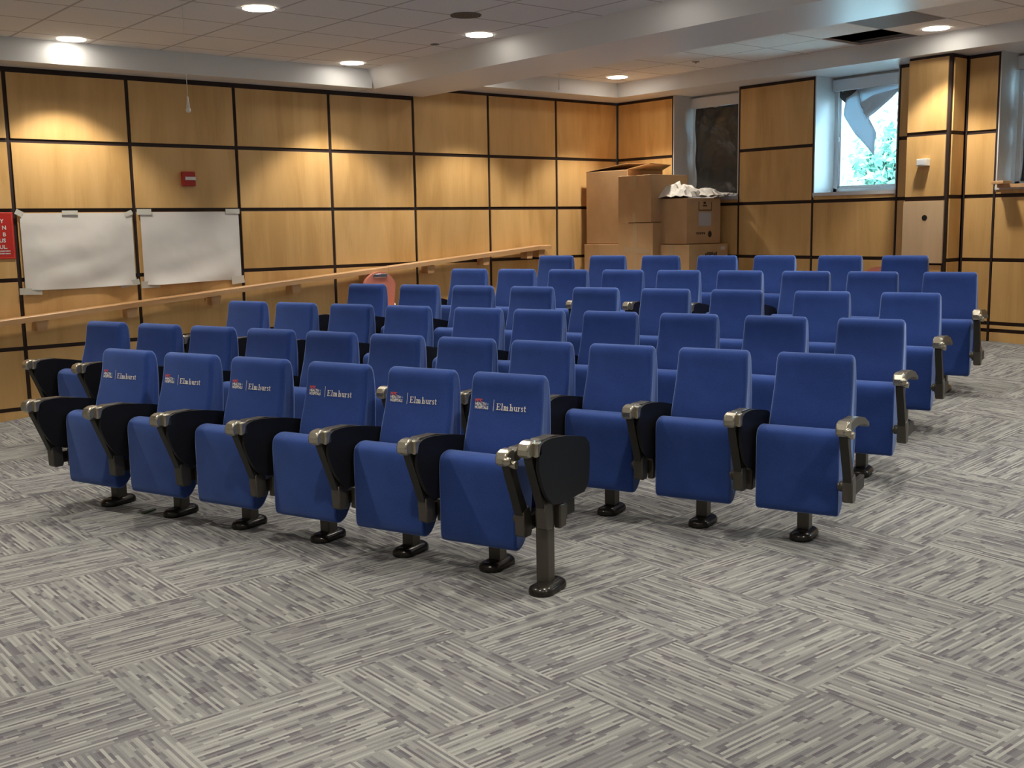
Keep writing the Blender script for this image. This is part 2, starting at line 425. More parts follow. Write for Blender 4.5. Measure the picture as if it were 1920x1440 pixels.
fx, w4 = recess(4, -7.7, -8.7, 'film')
bm = bmesh.new(); box(bm, .318, .329, -2.905, -2.89, 2.36, 2.41, 0, .003); obj('latch', bm, 'frame', w2)
def film_sheet(y0, y1, z0, z1, X, label, seed):
    rnd = random.Random(seed); bm = bmesh.new(); N, K = 26, 34; g = []
    ph = [rnd.uniform(0, 6) for _ in range(6)]
    for i in range(N+1):
        row = []
        for k in range(K+1):
            u, v = i/N, k/K; y = y0+(y1-y0)*u; z = z0+(z1-z0)*v
            drape = abs(u-.5)*2
            d = .012*math.sin(9*u+5*v+ph[0])+.010*math.sin(14*(v+.9*drape*drape)+ph[1])+.006*math.sin(23*u-17*v+ph[2])
            row.append(bm.verts.new((X-.014+d*.8, y, z)))
        g.append(row)
    for i in range(N):
        for k in range(K):
            f = bm.faces.new((g[i][k], g[i+1][k], g[i+1][k+1], g[i][k+1])); f.smooth = True
    o = obj('blackout_film', bm, 'film'); tag(o, label, 'plastic film'); 
    md = o.modifiers.new('s', 'SOLIDIFY'); md.thickness = .002
    return o
film_sheet(-.975, -1.85, SILL+.04, 2.866, fx, 'crumpled black plastic film covering the window above the cardboard boxes', 1)
film_sheet(-4.83, -5.70, SILL+.04, 2.866, fx, 'black plastic film over the window at the right edge', 2)
# torn pale sheet hanging in window 2
bm = bmesh.new()
out = [(-2.92, 2.875), (-2.975, 2.80), (-2.968, 2.63), (-3.10, 2.43), (-3.345, 2.19), (-3.335, 2.42), (-3.26, 2.53), (-3.275, 2.60), (-3.40, 2.665), (-3.56, 2.79), (-3.70, 2.86), (-3.70, 2.885), (-3.40, 2.895), (-3.1, 2.89)]
cur = lambda y, z: .300 - .022*math.sin((y+z)*9) - .012*math.sin(z*17)
vs = [bm.verts.new((cur(y, z), y, z)) for y, z in out]
f = bm.faces.new(vs); bmesh.ops.triangulate(bm, faces=[f])
bmesh.ops.subdivide_edges(bm, edges=bm.edges, cuts=3, use_grid_fill=True)
for v in bm.verts: v.co.x = cur(v.co.y, v.co.z)
for f in bm.faces: f.smooth = True
o = obj('torn_blind_sheet', bm, 'sheet'); tag(o, 'torn pale sheet curling down inside the bright window', 'torn sheet')
md = o.modifiers.new('s', 'SOLIDIFY'); md.thickness = .003
bm = bmesh.new()   # second flap of the same kind, bending right
out = [(-3.255, 2.56), (-3.17, 2.72), (-3.32, 2.79), (-3.60, 2.83), (-3.52, 2.74), (-3.36, 2.62)]
vs = [bm.verts.new((.285+.02*math.sin(y*8), y, z)) for y, z in out]; f = bm.faces.new(vs); bmesh.ops.triangulate(bm, faces=[f])
o2 = obj('folded_flap', bm, 'sheet', o); md = o2.modifiers.new('s', 'SOLIDIFY'); md.thickness = .002
bm = bmesh.new(); vs = [bm.verts.new((.325, y, z)) for y, z in [(-2.90, 2.868), (-2.90, 2.81), (-2.97, 2.74), (-3.03, 2.79), (-3.2, 2.845), (-3.5, 2.855), (-3.71, 2.85), (-3.71, 2.868)]]
f = bm.faces.new(vs); bmesh.ops.triangulate(bm, faces=[f]); o = obj('film_remnant', bm, 'film'); tag(o, 'remnant of black film along the top of the bright window', 'plastic film')
md = o.modifiers.new('s', 'SOLIDIFY'); md.thickness = .002

# outdoors
bm = bmesh.new(); box(bm, .6, 40, -30, 40, .9, 1.0); o = struct('ground', bm, 'ground')
bt = thing('outbuilding', 'low pale building outside the bright window', 'building', (17.5, 8.6, 1.0))
bm = bmesh.new(); box(bm, -1, 1, -1.5, 3, 0, 1.50); obj('wall', bm, 'outwall', bt)
bm = bmesh.new(); box(bm, -1.1, 1.1, -1.6, 3.1, 1.50, 1.62); obj('roof', bm, 'roof', bt)
tr = thing('tree', 'leafy tree outside the bright window, washed out by daylight', 'tree', (14.0, 4.6, 1.0))
bm = bmesh.new(); cyl(bm, (0, 0, 0), .16, 1.6, 'z', 12, 0, .09); obj('trunk', bm, 'bark', tr)
bm = bmesh.new(); rnd = random.Random(5)
for _ in range(2600):
    a, b, c = rnd.gauss(0, .55), rnd.gauss(0, .55), rnd.gauss(0, .48); p = Vector((a, b, 1.75+c-.25*b*b*.6))
    if p.z < .1: continue
    s = rnd.uniform(.09, .20); m = Matrix.Rotation(rnd.uniform(0, 6), 3, Vector((rnd.random()-.5, rnd.random()-.5, rnd.random()-.5)).normalized())
    bm.faces.new([bm.verts.new(p + m @ Vector(q)*s) for q in ((-1, 0, 0), (0, -.5, .1), (1, 0, 0), (0, .5, .1))])
obj('foliage', bm, 'leaf', tr)

# ---------------------------------------------------------------- ceiling lights
def lamp(x, y, z, label):
    t = thing('recessed_ceiling_light', label, 'ceiling light', (x, y, z), 0, 'round recessed ceiling lights')
    bm = bmesh.new(); n = 32
    ri, ro = .108, .122
    a = [bm.verts.new((ri*math.cos(2*PI*k/n), ri*math.sin(2*PI*k/n), -.004)) for k in range(n)]
    b = [bm.verts.new((ro*math.cos(2*PI*k/n), ro*math.sin(2*PI*k/n), -.002)) for k in range(n)]
    for k in range(n): bm.faces.new((a[k], a[(k+1) % n], b[(k+1) % n], b[k]))
    obj('trim_ring', bm, 'white_plastic', t)
    bm = bmesh.new(); cyl(bm, (0, 0, -.006), .108, .004, 'z', 32); obj('lens', bm, 'lens', t)
    l = bpy.data.lights.new('downlight', 'SPOT'); l.energy = LAMP_POWER; l.color = LAMP_COLOR; l.spot_size = math.radians(98); l.spot_blend = .42; l.shadow_soft_size = .07
    lo = bpy.data.objects.new('downlight', l); COL.objects.link(lo); lo.parent = t; lo.location = (0, 0, -.02)
lamp(-6.6, -.50, CA, 'round recessed light nearest the left wall at the left of the photo')
lamp(-5.95, -2.445, CA, 'round recessed light nearest the camera at the top left')
lamp(-4.08, -.60, CA, 'round recessed light in the corner between left wall soffit and beam')
lamp(-4.02, -2.46, CA, 'round recessed light beside the beam, near the ceiling speaker')
lamp(-.775, -.78, CB, 'round recessed light in the rear corner above the cardboard boxes')
lamp(-.66, -4.50, CB, 'round recessed light beside the missing ceiling tile')
for i, (x, y) in enumerate([(-4.1, -4.4), (-4.1, -6.5), (-4.1, -8.6), (-4.1, -10.8), (-6.1, -4.6), (-6.1, -6.7), (-6.1, -8.8), (-6.1, -11), (-8.2, -2.6), (-8.2, -4.7), (-8.2, -6.8), (-8.2, -8.9), (-8.2, -11), (-9.1, -.5), (-10.4, -3.6), (-10.4, -5.7), (-10.4, -7.8), (-10.4, -10.2), (-12.4, -5), (-12.4, -9)]):
    lamp(x, y, CA, 'round recessed light in the front ceiling outside the photo, %s of that field' % ['one','two','three','four','five','six','seven','eight','nine','ten','eleven','twelve','thirteen','fourteen','fifteen','sixteen','seventeen','eighteen','nineteen','twenty'][i])
for i, (x, y) in enumerate([(-2.4, -.78), (-2.4, -2.6), (-2.4, -4.5), (-2.4, -6.6), (-.7, -7.2), (-2.4, -9.2), (-.7, -10.2)]):
    lamp(x, y, CB, 'round recessed light in the rear ceiling hidden from the photo, %s of the rear row' % ['first', 'second', 'third', 'fourth', 'fifth', 'sixth', 'seventh'][i])
# ceiling fittings
t = thing('ceiling_speaker', 'round grey ceiling speaker grille between the recessed lights', 'speaker', (-4.61, -3.06, CA))
bm = bmesh.new(); cyl(bm, (0, 0, -.006), .115, .008, 'z', 32); obj('grille', bm, 'grille', t)
bm = bmesh.new()
for k in range(5): 
    r = .02+.02*k
    for j in range(24):
        a0, a1 = 2*PI*j/24, 2*PI*(j+1)/24
        bm.faces.new([bm.verts.new((rr*math.cos(a), rr*math.sin(a), -.0075)) for rr, a in ((r, a0), (r, a1), (r+.006, a1), (r+.006, a0))])
obj('grille_slots', bm, 'dark_hole', t)
t = thing('sprinkler_head', 'small sprinkler head in the ceiling beside the beam', 'sprinkler', (-4.05, -1.885, CA))
bm = bmesh.new(); cyl(bm, (0, 0, -.005), .038, .006, 'z', 20); obj('plate', bm, 'grille', t)
bm = bmesh.new(); cyl(bm, (0, 0, -.02), .012, .016, 'z', 12); obj('head', bm, 'chrome', t)
t = thing('sprinkler_head', 'small sprinkler head in the rear ceiling behind the beam', 'sprinkler', (-.93, -2.05, CB))
bm = bmesh.new(); cyl(bm, (0, 0, -.005), .038, .006, 'z', 20); obj('plate', bm, 'grille', t)
bm = bmesh.new(); cyl(bm, (0, 0, -.02), .012, .016, 'z', 12); obj('head', bm, 'chrome', t)
# pull cords
t = thing('pull_cord', 'thin white pull cord with a small knob hanging before the left wall', 'cord', (-6.61, -2.69, 2.36))
bm = bmesh.new(); cyl(bm, (0, 0, .05), .0022, CA-2.36-.05, 'z', 8); obj('cord', bm, 'string', t)
bm = bmesh.new(); cyl(bm, (0, 0, -.02), .014, .09, 'z', 12, 0, .004); sphere(bm, (0, 0, -.018), .016); obj('knob', bm, 'string', t)
t = thing('pull_cord', 'short white pull cord hanging behind the beam', 'cord', (-2.30, -1.5, 2.865))
bm = bmesh.new(); cyl(bm, (0, 0, .0), .006, CB-2.865, 'z', 8); obj('cord', bm, 'string', t)

# ---------------------------------------------------------------- left wall items
# handrail
t = thing('handrail', 'pale wooden handrail sloping up along the left wall', 'handrail', (-7.0, 0, 0))
def railz(x): return min(.869+.0795*(x+7.198), 1.332) if x > -9 else .869+.0795*(x+7.198)
bm = bmesh.new()
def railseg(x0, x1, z0, z1):
    pr = [(-.135, -.05), (-.135, -.008), (-.127, 0), (-.035, 0), (-.028, -.008), (-.028, -.05)]
    A = [bm.verts.new((x0+7, y, z0+z)) for y, z in pr]; B = [bm.verts.new((x1+7, y, z1+z)) for y, z in pr]
    bm.faces.new(A); bm.faces.new(B[::-1])
    for i in range(6): bm.faces.new((A[i], B[i], B[(i+1) % 6], A[(i+1) % 6]))
xb = -7.198+(1.332-.869)/.0795
railseg(-10.4, -3.45, .869+.0795*(-10.4+7.198), .869+.0795*(-3.45+7.198)); railseg(-3.447, xb, .869+.0795*(-3.447+7.198)+.001, 1.332); railseg(xb, -1.21, 1.332, 1.332)
obj('rail', bm, 'wood_rail', t)
for x in (-9.3, -8.5, -7.7, -6.88, -6.12, -5.33, -4.50, -3.68, -2.90, -2.15, -1.52, -1.34):
    bm = bmesh.new(); z = railz(x)
    prism(bm, [(x+7-.045, z-.05-.085), (x+7+.03, z-.05-.085), (x+7+.05, z-.052), (x+7-.05, z-.052)], -.115, 0.0, 'y')
    obj('bracket', bm, 'wood_rail', t)
# papers
def paper_sheet(name, x0, x1, z0, z1, label, tapes, seed, kink=0):
    rnd = random.Random(seed); bm = bmesh.new(); N, K = 40, 28; g = []
    p = [rnd.uniform(0, 6) for _ in range(6)]
    for i in range(N+1):
        row = []
        for k in range(K+1):
            u, v = i/N, k/K; x = x0+(x1-x0)*u; z = z1+(z0-z1)*v
            cor = min(1, u*6)*min(1, (1-u)*6)
            d = .005+.003*math.sin(6*u+4*v+p[0])*cor+.003*math.sin(11*u-7*v+p[1])*cor*v
            d += .030*v**7*(.6+.5*math.sin(5*u+p[2]))*cor+.010*max(0, math.sin(7*v+2.5*u+p[4]))*v*cor+.006*math.sin(16*v+5*u*u+p[5])*v*v*cor
            z += .008*math.sin(3*u+p[3])*v*cor + kink*v*u*.01
            row.append(bm.verts.new((x, -max(d, 0)-.006, z)))
        g.append(row)
    for i in range(N):
        for k in range(K):
            f = bm.faces.new((g[i][k], g[i+1][k], g[i+1][k+1], g[i][k+1])); f.smooth = True
    o = obj(name, bm, 'paper'); tag(o, label, 'paper sheet', 'paper sheets taped to the left wall')
    for (cx, cz, wx, wz, a) in tapes:
        bm = bmesh.new(); box(bm, -wx/2, wx/2, -.0015, 0, -wz/2, wz/2)
        tp = obj('tape', bm, 'tape', o, (cx, -.016, cz)); tp.rotation_euler = (0, a, 0)
paper_sheet('paper_sheet', -6.965, -6.03, 1.615-.515, 1.732, 'large blank white paper taped to the wall beside the red sign',
            [(-6.97, 1.735, .06, .045, .5), (-6.56, 1.735, .13, .035, 0), (-6.06, 1.725, .07, .04, -.4), (-6.925, 1.085, .18, .055, .04), (-6.085, 1.115, .17, .05, -.15)], 3)
paper_sheet('paper_sheet', -5.955, -5.02, 1.615-.52, 1.735, 'large blank white paper taped to the wall right of the other sheet',
            [(-5.92, 1.738, .13, .05, 0), (-5.08, 1.738, .14, .045, 0), (-5.90, 1.095, .17, .06, 0), (-5.06, 1.10, .13, .07, -.1)], 9)
# alarm
t = thing('fire_alarm_pull', 'small red fire alarm box high on the left wall', 'fire alarm', (-5.495, 0, 2.03))
bm = bmesh.new(); box(bm, -.062, .062, -.045, 0, -.065, .065, 0, .008); obj('housing', bm, 'red', t)
bm = bmesh.new(); box(bm, -.04, .058, -.056, -.045, -.012, .018, 0, .003); obj('handle', bm, 'white_plastic', t)
# sign
t = thing('wall_sign', 'red sign with white lettering at the left edge', 'sign', (-7.045, 0, 1.55))
bm = bmesh.new(); box(bm, -.55, .028, -.008, 0, -.19, .19, 0, .002); obj('sign_plate', bm, 'redsign', t)
bm = bmesh.new(); mp = lambda x, y: (x, -.0095, y)
for s, x, y, sz in [('Y', -.075, .105, .044), ('N', -.065, .052, .044), ('B', -.062, -.003, .044), ('US', -.093, -.053, .044), ('UL.', -.095, -.105, .044)]:
    text_into(bm, s, sz, mp, 0, x, y, thick=.0012)
for x0, x1, y in [(-.2, -.008, -.130), (-.2, .0, -.150)]:
    x = x0
    while x < x1-.01:
        ww = .007; f = bm.faces.new([bm.verts.new(mp(a, b)) for a, b in ((x, y), (x+ww, y), (x+ww, y+.011), (x, y+.011))]); x += .010
obj('lettering', bm, 'white_ink', t)
bm = bmesh.new()
for a in ((-.55, .018, .178, .182), (-.55, .018, -.182, -.178), (.014, .018, -.18, .18)):
    vs = [bm.verts.new((x, -.0094, z)) for x, z in ((a[0], a[2]), (a[1], a[2]), (a[1], a[3]), (a[0], a[3]))]; bm.faces.new(vs)
obj('border_line', bm, 'red_ink', t)
# column outlet box
t = thing('wall_box', 'small white box mounted on the wooden column', 'wall box', (CX, -4.22, 2.065))
bm = bmesh.new(); box(bm, -.07, 0, -.05, .05, -.03, .035, 0, .006); obj('housing', bm, 'white_plastic', t)
bm = bmesh.new(); box(bm, -.072, -.069, -.03, .03, -.018, .02, 0); obj('face_plate', bm, 'frame', t)
# ledge + wood block at window 3
t = thing('window_ledge', 'pale wooden ledge under the window at the right edge', 'ledge', (0, -4.76, 1.83))
bm = bmesh.new(); box(bm, -.055, .0, -.95, -.03, -.01, .022, 0, .003); obj('board', bm, 'wood_rail', t)
bm = bmesh.new(); box(bm, -.16, -.0, -.14, -.03, .022, .050, 0, .004); o = obj('wood_block', bm, 'wood_rail', None, (0, -4.76, 1.83)); tag(o, 'flat wooden block sitting on the ledge at the right edge', 'wood block')
# floor debris
bm = bmesh.new(); box(bm, -.05, .05, -.012, .012, 0, .01, 0, .003); o = obj('green_wrapper', bm, 'green', None, (-7.41, -3.68, 0.0)); o.rotation_euler = (0, 0, .5)
tag(o, 'small dark green scrap on the carpet under the front row', 'scrap')

# ---------------------------------------------------------------- cardboard boxes
def carton(label, x0, x1, y0, y1, z0, z1, mt='card', tape='front', flap=False):
    t = thing('cardboard_box', label, 'box', ((x0+x1)/2, (y0+y1)/2, z0), 0, 'cardboard boxes in the rear corner')
    X0, X1, Y0, Y1, H = x0-(x0+x1)/2, x1-(x0+x1)/2, y0-(y0+y1)/2, y1-(y0+y1)/2, z1-z0
    bm = bmesh.new(); box(bm, X0, X1, Y0, Y1, 0, H, 0, .004, 2)
    obj('carton', bm, mt, t)
    return t, X0, X1, Y0, Y1, H
GB = lambda x, y: floor_z(x, y)
fl = GB(-.4, -.5)
# big box pile at left: lower + upper
t, X0, X1, Y0, Y1, H = carton('wide cardboard box at the bottom left of the pile, under the tallest box', -.66, -.05, -.80, -.10, fl-.03, 1.325)
t, X0, X1, Y0, Y1, H = carton('tallest cardboard box, open flap on top, against the left wall', -.64, -.06, -.80, -.12, 1.332, 2.165)
bm = bmesh.new()
bm.faces.new([bm.verts.new(p) for p in [(X0, Y0+.004, H), (X0+.10, Y0-.25, H+.055), (X1-.12, Y0-.24, H+.045), (X1, Y0+.004, H)]])
f1 = obj('flap', bm, 'card', t); md = f1.modifiers.new('s', 'SOLIDIFY'); md.thickness = .006
bm = bmesh.new()
bm.faces.new([bm.verts.new(p) for p in [(X0, Y1, H+.004), (X0+.005, Y0+.03, H+.075), (X1-.1, Y0+.05, H+.085), (X1, Y1, H+.004)]])
f2 = obj('flap', bm, 'card', t); md = f2.modifiers.new('s', 'SOLIDIFY'); md.thickness = .006
bm = bmesh.new()     # torn tape strip
for i in range(8):
    z = H*.18+i*.075
    bm.faces.new([bm.verts.new((X0-.004-.006*(i % 2), y, zz)) for y, zz in ((-.155-.012*(i % 3), z), (-.10-.010*((i+1) % 3), z+.01), (-.115+.01*(i % 2), z+.085), (-.150+.006*(i % 2), z+.08))])
o = obj('torn_tape', bm, 'tape', t); o.location = (0, -.20, 0)
# middle column (nearer)
t, X0, X1, Y0, Y1, H = carton('taped cardboard box at the bottom of the middle stack', -.80, -.28, -1.34, -.812, GB(-.5, -1.1)-.03, 1.565)
bm = bmesh.new(); box(bm, X0-.002, X0, -.03, .03, .02, H, 0); obj('tape', bm, 'clear_tape', t)
bm = bmesh.new(); box(bm, X0-.003, X0-.001, -.18, .22, H-.33, H-.27, 0); o = obj('tape', bm, 'clear_tape', t); o.rotation_euler = (.06, 0, 0)
t, X0, X1, Y0, Y1, H = carton('square cardboard box with tape, on top of the middle stack', -.81, -.22, -1.325, -.82, 1.572, 2.085)
bm = bmesh.new(); box(bm, X0-.002, X0, -.03, .03, H-.13, H, 0); box(bm, X0-.002, X0, -.025, .03, .0, .10, 0); box(bm, X0, X0+.3, -.03, .03, H, H+.002, 0); obj('tape', bm, 'clear_tape', t)
# right stack
t, X0, X1, Y0, Y1, H = carton('brown cardboard box with black print at the bottom right of the pile', -.70, -.06, -1.775, -1.255, GB(-.4, -1.5)-.03, 1.325)
bm = bmesh.new(); box(bm, X0-.002, X0, -.035, .03, .0, H, 0); obj('tape', bm, 'clear_tape', t)
bm = bmesh.new(); mp = lambda x, y: (x, Y0-.0015, y)
def mark(bm, x0, x1, z0, z1): bm.faces.new([bm.verts.new(mp(a, b)) for a, b in ((x0, z0), (x1, z0), (x1, z1), (x0, z1))])
for k in range(6): mark(bm, -.06+k*.034, -.036+k*.034, H-.13+(.012 if k in (1, 3) else 0), H-.085-(.012 if k in (0, 4) else 0))
mark(bm, -.08, .16, H-.145, H-.138)
obj('printing', bm, 'ink', t)
bm = bmesh.new(); bm.faces.new([bm.verts.new(mp(a, b)) for a, b in ((.20, H-.065), (.27, H-.065), (.27, H-.03), (.20, H-.03))]); obj('sticker', bm, 'white_ink', t)
t, X0, X1, Y0, Y1, H = carton('brown cardboard box with a white label, crumpled papers on top', -.655, -.10, -1.70, -1.27, 1.332, 1.822, 'card')
bm = bmesh.new(); mp = lambda x, y: (x, Y0-.0015, y); bm.faces.new([bm.verts.new(mp(a, b)) for a, b in ((-.09, .19), (.12, .19), (.12, .335), (-.09, .335))]); obj('label_sheet', bm, 'brown_tape', t)
bm = bmesh.new(); 
mark(bm, -.09, -.08, .36, .45); mark(bm, .12, .13, .36, .45); mark(bm, -.09, .13, .355, .365); mark(bm, -.02, .05, .40, .415); mark(bm, -.01, .03, .425, .45)
mark(bm, -.13, .02, .115, .121)
for k in range(5): mark(bm, -.12+k*.03, -.102+k*.03, .10, .118)
cyc = [bm.verts.new(mp(.10+.03*math.cos(a*PI/8), .10+.035*math.sin(a*PI/8))) for a in range(16)]; bm.faces.new(cyc)
obj('printing', bm, 'ink', t)
# crumpled papers on top
def crumple(label, cx, cy, cz, sx, sy, h, seed, rz=0, mt='paper'):
    rnd = random.Random(seed); bm = bmesh.new(); N, K = 12, 10; g = []
    for i in range(N+1):
        row = []
        for k in range(K+1):
            u, v = i/N-.5, k/K-.5
            e = (1-4*u*u)*(1-4*v*v)
            row.append(bm.verts.new((u*sx+rnd.uniform(-.012, .012), v*sy+rnd.uniform(-.012, .012), .006+h*max(0, e)*(.55+.45*rnd.random())+rnd.uniform(0, .022))))
        g.append(row)
    for i in range(N):
        for k in range(K): bm.faces.new((g[i][k], g[i+1][k], g[i+1][k+1], g[i][k+1]))
    o = obj('crumpled_paper', bm, mt, None, (cx, cy, cz)); o.rotation_euler = (0, 0, rz)
    tag(o, label, 'paper', 'crumpled papers on the labelled box'); md = o.modifiers.new('s', 'SOLIDIFY'); md.thickness = .002
crumple('large crumpled white paper at the left of the heap on the labelled box', -.46, -1.42, 1.826, .46, .56, .17, 4, .1)
crumple('crumpled white paper in the middle of the heap on the labelled box', -.26, -1.60, 1.83, .40, .42, .11, 5, .3)
crumple('flatter white paper at the right end of the heap, by the covered window', -.075, -1.69, 1.845, .15, .34, .02, 8, 0)

# ---------------------------------------------------------------- salmon stacking chairs
def salmon_chair(label, x, y, rz, hs=1., grip=True):
    t = thing('banquet_chair', label, 'chair', (x, y, floor_z(x, y)), rz, 'salmon banquet chairs')
    # local: faces -y, back at +y
    bm = bmesh.new(); n = 20
    pts = []
    for k in range(n+1):
        a = PI*k/n; pts.append((.19*math.cos(a)*(1.0), (.66+.19*math.sin(a)*.9)*hs))
    pts = [(.165, .46*hs)] + pts + [(-.165, .46*hs)]
    prism(bm, pts, .19, .235, 'y', 0, .012, 3); b = obj('backrest', bm, 'salmon', t)
    if grip: bm = bmesh.new(); box(bm, -.085, .085, .178, .192, .772*hs, .812*hs, 0, .006); obj('handle', bm, 'chrome', b)
    bm = bmesh.new(); box(bm, -.2, .2, -.2, .2, .40*hs, .46*hs, 0, .02, 3); obj('seat', bm, 'salmon', t)
    for sx in (-.18, .18):
        for sy, top in ((-.17, .41*hs), (.21, .5*hs)):
            bm = bmesh.new(); cyl(bm, (sx, sy, 0), .011, top, 'z', 10); obj('leg', bm, 'chrome', t)
salmon_chair('salmon banquet chair with a metal handle, against the left wall behind the fourth row', -3.58, -.36, 0, 1.0)
salmon_chair('salmon chair whose top peeks up behind the sixth row, left of the column', -.67, -3.92, -PI/2, .85, False)
salmon_chair('salmon chair whose edge peeks up behind the fifth row, below the column', -.67, -4.62, -PI/2, .80, False)

# ---------------------------------------------------------------- auditorium chairs
ANG = -1.2197
RW = .205
# profile of backrest  (y, z)
bp = [(.030, .50), (.042, .58), (.066, .66), (.086, .735), (.098, .80), (.104, .85), (.118, .878), (.145, .888), (.172, .880), (.190, .850), (.196, .78), (.190, .66), (.172, .52), (.150, .38), (.130, .27), (.075, .25), (.050, .30), (.045, .40)]
bps = spline(bp, 4)
def back_y(z):
    pr = [(.50, .030), (.58, .042), (.66, .066), (.735, .086), (.80, .098), (.85, .104)]
    for (a, b), (c, d) in zip(pr, pr[1:]):
        if a <= z <= c: return b+(d-b)*(z-a)/(c-a)
    return .1
def make_back():
    bm = bmesh.new(); loft(bm, bps, RW, .024, 5, lambda z: 1-.075*max(0, min(1, (z-.5)/.38))); return bm
sp_ = [(-.170, .25), (-.170, .35), (-.170, .44), (-.168, .50), (-.156, .535), (-.125, .552), (-.085, .554), (-.045, .540), (-.015, .505), (-.004, .44), (-.008, .36), (-.024, .28), (-.052, .21), (-.090, .160), (-.130, .140), (-.160, .148), (-.170, .18)]
def make_seat():
    bm = bmesh.new(); loft(bm, spline(sp_, 4), RW-.003, .014, 4); return bm
def make_post(h=.27):
    bm = bmesh.new(); box(bm, -.03, .03, -.028, .042, .02, h, 0, .006); return bm
def make_foot():
    bm = bmesh.new(); n = 40; R, Lh = .058, .052
    def ring(r, z):
        out = []
        for k in range(n):
            a = 2*PI*k/n; s = Lh if math.sin(a) >= 0 else -Lh
            out.append(bm.verts.new((r*math.cos(a), r*math.sin(a)+s, z)))
        return out
    rs = [ring(R-.002, 0), ring(R, .010), ring(R-.001, .020), ring(R-.006, .030), ring(R-.018, .038), ring(R-.036, .043)]
    for a, b in zip(rs, rs[1:]):
        for k in range(n):
            f = bm.faces.new((a[k], a[(k+1) % n], b[(k+1) % n], b[k])); f.smooth = True
    bm.faces.new(rs[0][::-1]); bm.faces.new(rs[-1]); return bm
def make_beam():
    bm = bmesh.new(); box(bm, -.5, .5, .035, .085, .235, .29, 0, .004); return bm      # unit length, scaled
# arm assembly, x = 0 at arm centre
def make_support():
    bm = bmesh.new()
    up = [(-.345, .585), (-.346, .565), (-.322, .515), (-.288, .44), (-.262, .38), (-.245, .335), (-.190, .335), (-.215, .39), (-.248, .44), (-.278, .515), (-.300, .565), (-.300, .59)]
    prism(bm, up, -.020, .020, 'x', 0, .004, 2)
    prism(bm, [(-.243, .350), (-.238, .245), (-.222, .234), (-.178, .232), (-.168, .25), (-.172, .335), (-.19, .37)], -.025, .025, 'x', 1, .006, 2)
    box(bm, -.012, .012, -.18, .055, .25, .315, 0, .004)     # bracket back to the beam
    return bm
def make_arm():
    bm = bmesh.new()
    pr = [(-.335, .625), (-.27, .642), (-.15, .636), (-.03, .612), (.06, .578), (.072, .560), (.060, .552), (-.03, .582), (-.15, .602), (-.25, .600), (-.31, .575), (-.335, .585)]
    prism(bm, pr, -.026, .026, 'x', 0, .006, 3); return bm
def make_cap():
    bm = bmesh.new(); pr = [(-.386, .590), (-.388, .612), (-.376, .636), (-.352, .645), (-.322, .646), (-.312, .636), (-.312, .590), (-.335, .578), (-.37, .576)]
    prism(bm, pr, -.028, .028, 'x', 0, .009, 2); return bm
def make_hinge():
    bm = bmesh.new(); box(bm, .020, .046, -.345, -.30, .575, .640, 0, .008); return bm
def make_knob():
    bm = bmesh.new(); sphere(bm, (.022, -.372, .600), .021); cyl(bm, (.015, -.33, .578), .017, .03, 'x', 14); return bm
def make_pivot():
    bm = bmesh.new(); cyl(bm, (-.050, -.175, .30), .026, .028, 'x', 16); cyl(bm, (-.060, -.175, .30), .016, .012, 'x', 14); return bm
def make_pad():
    bm = bmesh.new(); box(bm, .006, .040, -.135, -.075, .222, .33, 0, .008); box(bm, .0, .02, -.09, -.03, .24, .31, 0, .004); return bm
tb = [(-.318, .605), (-.304, .628), (-.22, .636), (-.08, .622), (.05, .598), (.105, .582), (.135, .556), (.142, .525), (.134, .42), (.122, .368), (.094, .345), (.03, .340), (-.10, .335), (-.178, .342), (-.236, .366), (-.282, .42), (-.316, .485), (-.332, .55)]
def make_tablet():
    bm = bmesh.new(); prism(bm, spline(tb, 3), .030, .046, 'x', 0, .004, 2, True); return bm
def make_edge():
    bm = bmesh.new(); box(bm, .033, .044, -.06, .10, .338, .344, 0, .002); return bm
